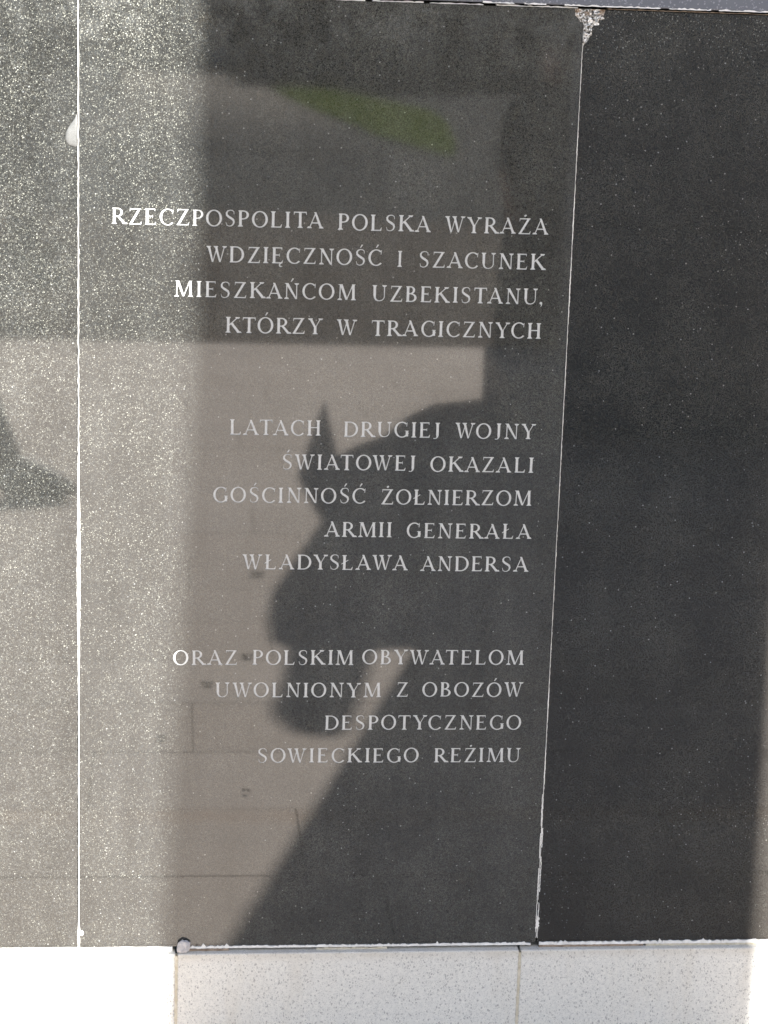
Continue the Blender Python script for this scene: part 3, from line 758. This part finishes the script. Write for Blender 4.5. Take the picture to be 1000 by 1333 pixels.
m_fol = m_simple('foliage', (.035, .055, .016), (.075, .11, .03), 3, .7, 0)
m_fold = m_simple('foliage_dark', (.014, .022, .010), (.028, .04, .016), 1.5, .8, 0)
m_bark = m_simple('bark', (.03, .024, .018), (.05, .04, .03), 10)
def leaf_cloud(name, parent, blobs, n, size, mat, seed):
    rr = random.Random(seed); verts, faces = [], []
    for _ in range(n):
        cx, cy, cz, rx, ry, rz = rr.choice(blobs)
        d = Vector((rr.gauss(0, 1), rr.gauss(0, 1), rr.gauss(0, 1))).normalized() * rr.random() ** .4
        p = Vector((cx + d.x * rx, cy + d.y * ry, cz + d.z * rz)); u = Vector((rr.gauss(0, 1), rr.gauss(0, 1), rr.gauss(0, 1))).normalized()
        w = u.orthogonal().normalized() * size * rr.uniform(.6, 1.3); u = u * size * rr.uniform(.4, .9); b = len(verts)
        verts += [tuple(p - w), tuple(p + u), tuple(p + w), tuple(p - u)]; faces.append((b, b + 1, b + 2, b + 3))
    return mesh(name, verts, faces, mat, parent)
def trunk(parent, r, h, limbs, mat):
    bm = bmesh.new()
    def seg(a, b, r0, r1):
        a, b = Vector(a), Vector(b); d = (b - a).normalized(); u = d.orthogonal().normalized(); w = d.cross(u); ra, rb = [], []
        for i in range(8):
            t = i * math.pi / 4; o = u * math.cos(t) + w * math.sin(t); ra.append(bm.verts.new(a + o * r0)); rb.append(bm.verts.new(b + o * r1))
        for i in range(8): bm.faces.new((ra[i], ra[(i + 1) % 8], rb[(i + 1) % 8], rb[i]))
        bm.faces.new(rb); bm.faces.new(ra[::-1])
    seg((0, 0, -.05), (0, 0, h * .5), r, r * .75); seg((0, 0, h * .49), (r * .6, 0, h), r * .75, r * .4)
    for lx, ly, lz in limbs: seg((0, 0, h * .55), (lx, ly, lz), r * .45, r * .12)
    return from_bm('trunk', bm, mat, parent)
sh = empty('shrub', (-1.75, -8.95, 0)); tag(sh, 'leafy shrub at the left end of the paving, reflected in the coarse slab', 'shrub')
leaf_cloud('foliage', sh, [(-.5, 0, .7, .75, .5, .7), (.35, 0, .75, .62, .5, .75), (.5, .1, 1.35, .5, .45, .55), (-.4, 0, 1.4, .7, .5, .6), (.1, 0, .35, 1.1, .5, .35)], 5200, .055, m_fold, 2)
leaf_cloud('bright_leaf', sh, [(.55, .35, 1.25, .25, .15, .28), (.2, .4, .95, .2, .1, .2)], 260, .05, m_fol, 3)
trunk(sh, .05, .8, ((.3, 0, 1.2), (-.4, .1, 1.3)), m_bark)
spots = [(-16, -92), (-11, -97), (-6.5, -93), (-1.5, -99), (2.5, -94), (7, -98), (11, -92), (16, -97), (21, -93), (26, -98), (8.3, -66), (12.5, -58), (13.2, -46), (12.6, -37)]
hd = empty('hedge', (4, -101, 0)); tag(hd, 'long dark hedge behind the far row of trees', 'hedge')
leaf_cloud('foliage', hd, [(x, 0, z, 3, 1.2, 1.4) for x in range(-34, 36, 3) for z in (1.0, 3.0, 4.6)], 16000, .42, m_fold, 44)
for x in range(-34, 36, 4): o = trunk(hd, .2, 4, ((.5, 0, 4.5),), m_bark); o.location = (x, 0, 0)
h2_ = empty('hedge', (9, -67, 0)); tag(h2_, 'low dark hedge closing the far side of the green lawn', 'hedge')
leaf_cloud('foliage', h2_, [(x * .8, -.2 * x * .1, z, 1.1, .7, .7 if z < 1 else .6) for x in range(-8, 12) for z in (.5, 1.3)], 12000, .16, m_fold, 45)
for x in range(-5, 9, 2): o = trunk(h2_, .05, 1.2, ((.2, 0, 1.4),), m_bark); o.location = (x, 0, 0)
protos = {}
TL = ['dark tree at the far left end of the hedge, well beyond the shrub', 'dark tree second from the left end of the far row', 'dark tree left of the far end of the grey path',
      'dark tree closing the far end of the grey path', 'dark tree standing just behind the parked car', 'dark tree right of the parked car', 'dark tree fourth from the right end of the far row',
      'dark tree third from the right end of the far row', 'dark tree second from the right end of the far row', 'dark tree at the far right end of the hedge',
      'low-crowned tree at the far tip of the green lawn', 'low-crowned tree beside the widest stretch of the lawn', 'low-crowned tree beside the near half of the lawn',
      'low-crowned tree nearest the paving, by the lawn tip']
for i, (x, y) in enumerate(spots):
    kind = 1 if i >= 10 else 0
    if kind not in protos:
        t = empty('tree', (x, y, 0)); rr = random.Random(kind)
        if kind == 0: bl = [(rr.uniform(-2, 2), rr.uniform(-1.5, 1.5), rr.uniform(1.2, 7.5), 1.9, 1.6, 1.6) for _ in range(11)]
        else: bl = [(rr.uniform(-1.2, 1.2), rr.uniform(-1.2, 1.2), rr.uniform(2.2, 5), 1.2, 1.2, 1.0) for _ in range(9)] + [(0, 0, .7, 1.6, 1.4, .8)]
        leaf_cloud('crown', t, bl, 6000, .22 if kind == 0 else .15, m_fold, 5 + kind)
        trunk(t, .22, 4.5, ((1.5, 0, 5), (-1.4, .3, 5.5), (.2, 1.2, 6)), m_bark); protos[kind] = t
    else:
        t = protos[kind].copy(); COL.objects.link(t)
        for c in protos[kind].children:
            d = c.copy(); COL.objects.link(d); d.parent = t
        t.location = (x, y, 0)
    t.rotation_euler = (0, 0, i * 1.3); sc = .9 + .04 * (i % 5); t.scale = (sc, sc, sc)
    tag(t, ('dense dark tree in the far row that closes the reflected view' if kind == 0 else 'low-crowned dark tree beside the reflected lawn'), 'tree', None)
    t['label'] = TL[i]

def car():
    t = empty('parked_car', (3.6, -90.5, 0)); tag(t, 'blue-grey parked car reflected at the very top of the inscribed slab', 'car')
    mb = m_simple('car_paint', (.16, .20, .26), (.17, .21, .28), 2, .35, 0); mg = m_simple('car_glass', (.02, .025, .03), (.03, .035, .04), 2, .1, 0); mt = m_simple('tyre_rubber', (.015, .015, .015), (.02, .02, .02), 5)
    bm = bmesh.new(); prof = [(-2.15, .30), (2.15, .30), (2.2, .62), (2.0, .85), (1.15, .93), (-1.9, .95), (-2.2, .80)]
    a = [bm.verts.new((x, -.85, z)) for x, z in prof]; b = [bm.verts.new((x, .85, z)) for x, z in prof]
    bm.faces.new(a); bm.faces.new(b[::-1])
    for i in range(len(prof)): bm.faces.new((a[i], b[i], b[(i + 1) % 7], a[(i + 1) % 7]))
    bmesh.ops.bevel(bm, geom=bm.edges[:], offset=.06, segments=2, affect='EDGES'); from_bm('body', bm, mb, t)
    bm = bmesh.new(); prof = [(-1.75, .94), (1.1, .94), (.45, 1.40), (-1.2, 1.42)]
    a = [bm.verts.new((x, -.76 + (.12 if z > 1 else 0), z)) for x, z in prof]; b = [bm.verts.new((x, .76 - (.12 if z > 1 else 0), z)) for x, z in prof]
    bm.faces.new(a); bm.faces.new(b[::-1])
    for i in range(4): bm.faces.new((a[i], b[i], b[(i + 1) % 4], a[(i + 1) % 4]))
    from_bm('window', bm, mg, t)
    from_bm('roof', box_bm(-1.2, .45, -.66, .66, 1.405, 1.45, .02, 1), mb, t)
    for x in (-1.35, 1.35):
        for y in (-.8, .8):
            bm = bmesh.new(); bmesh.ops.create_cone(bm, cap_ends=True, segments=20, radius1=.33, radius2=.33, depth=.2, matrix=Matrix.Translation((x, y, .33)) @ Matrix.Rotation(math.pi / 2, 4, 'X'))
            from_bm('wheel', bm, mt, t)
car()
bpy.context.view_layer.update()
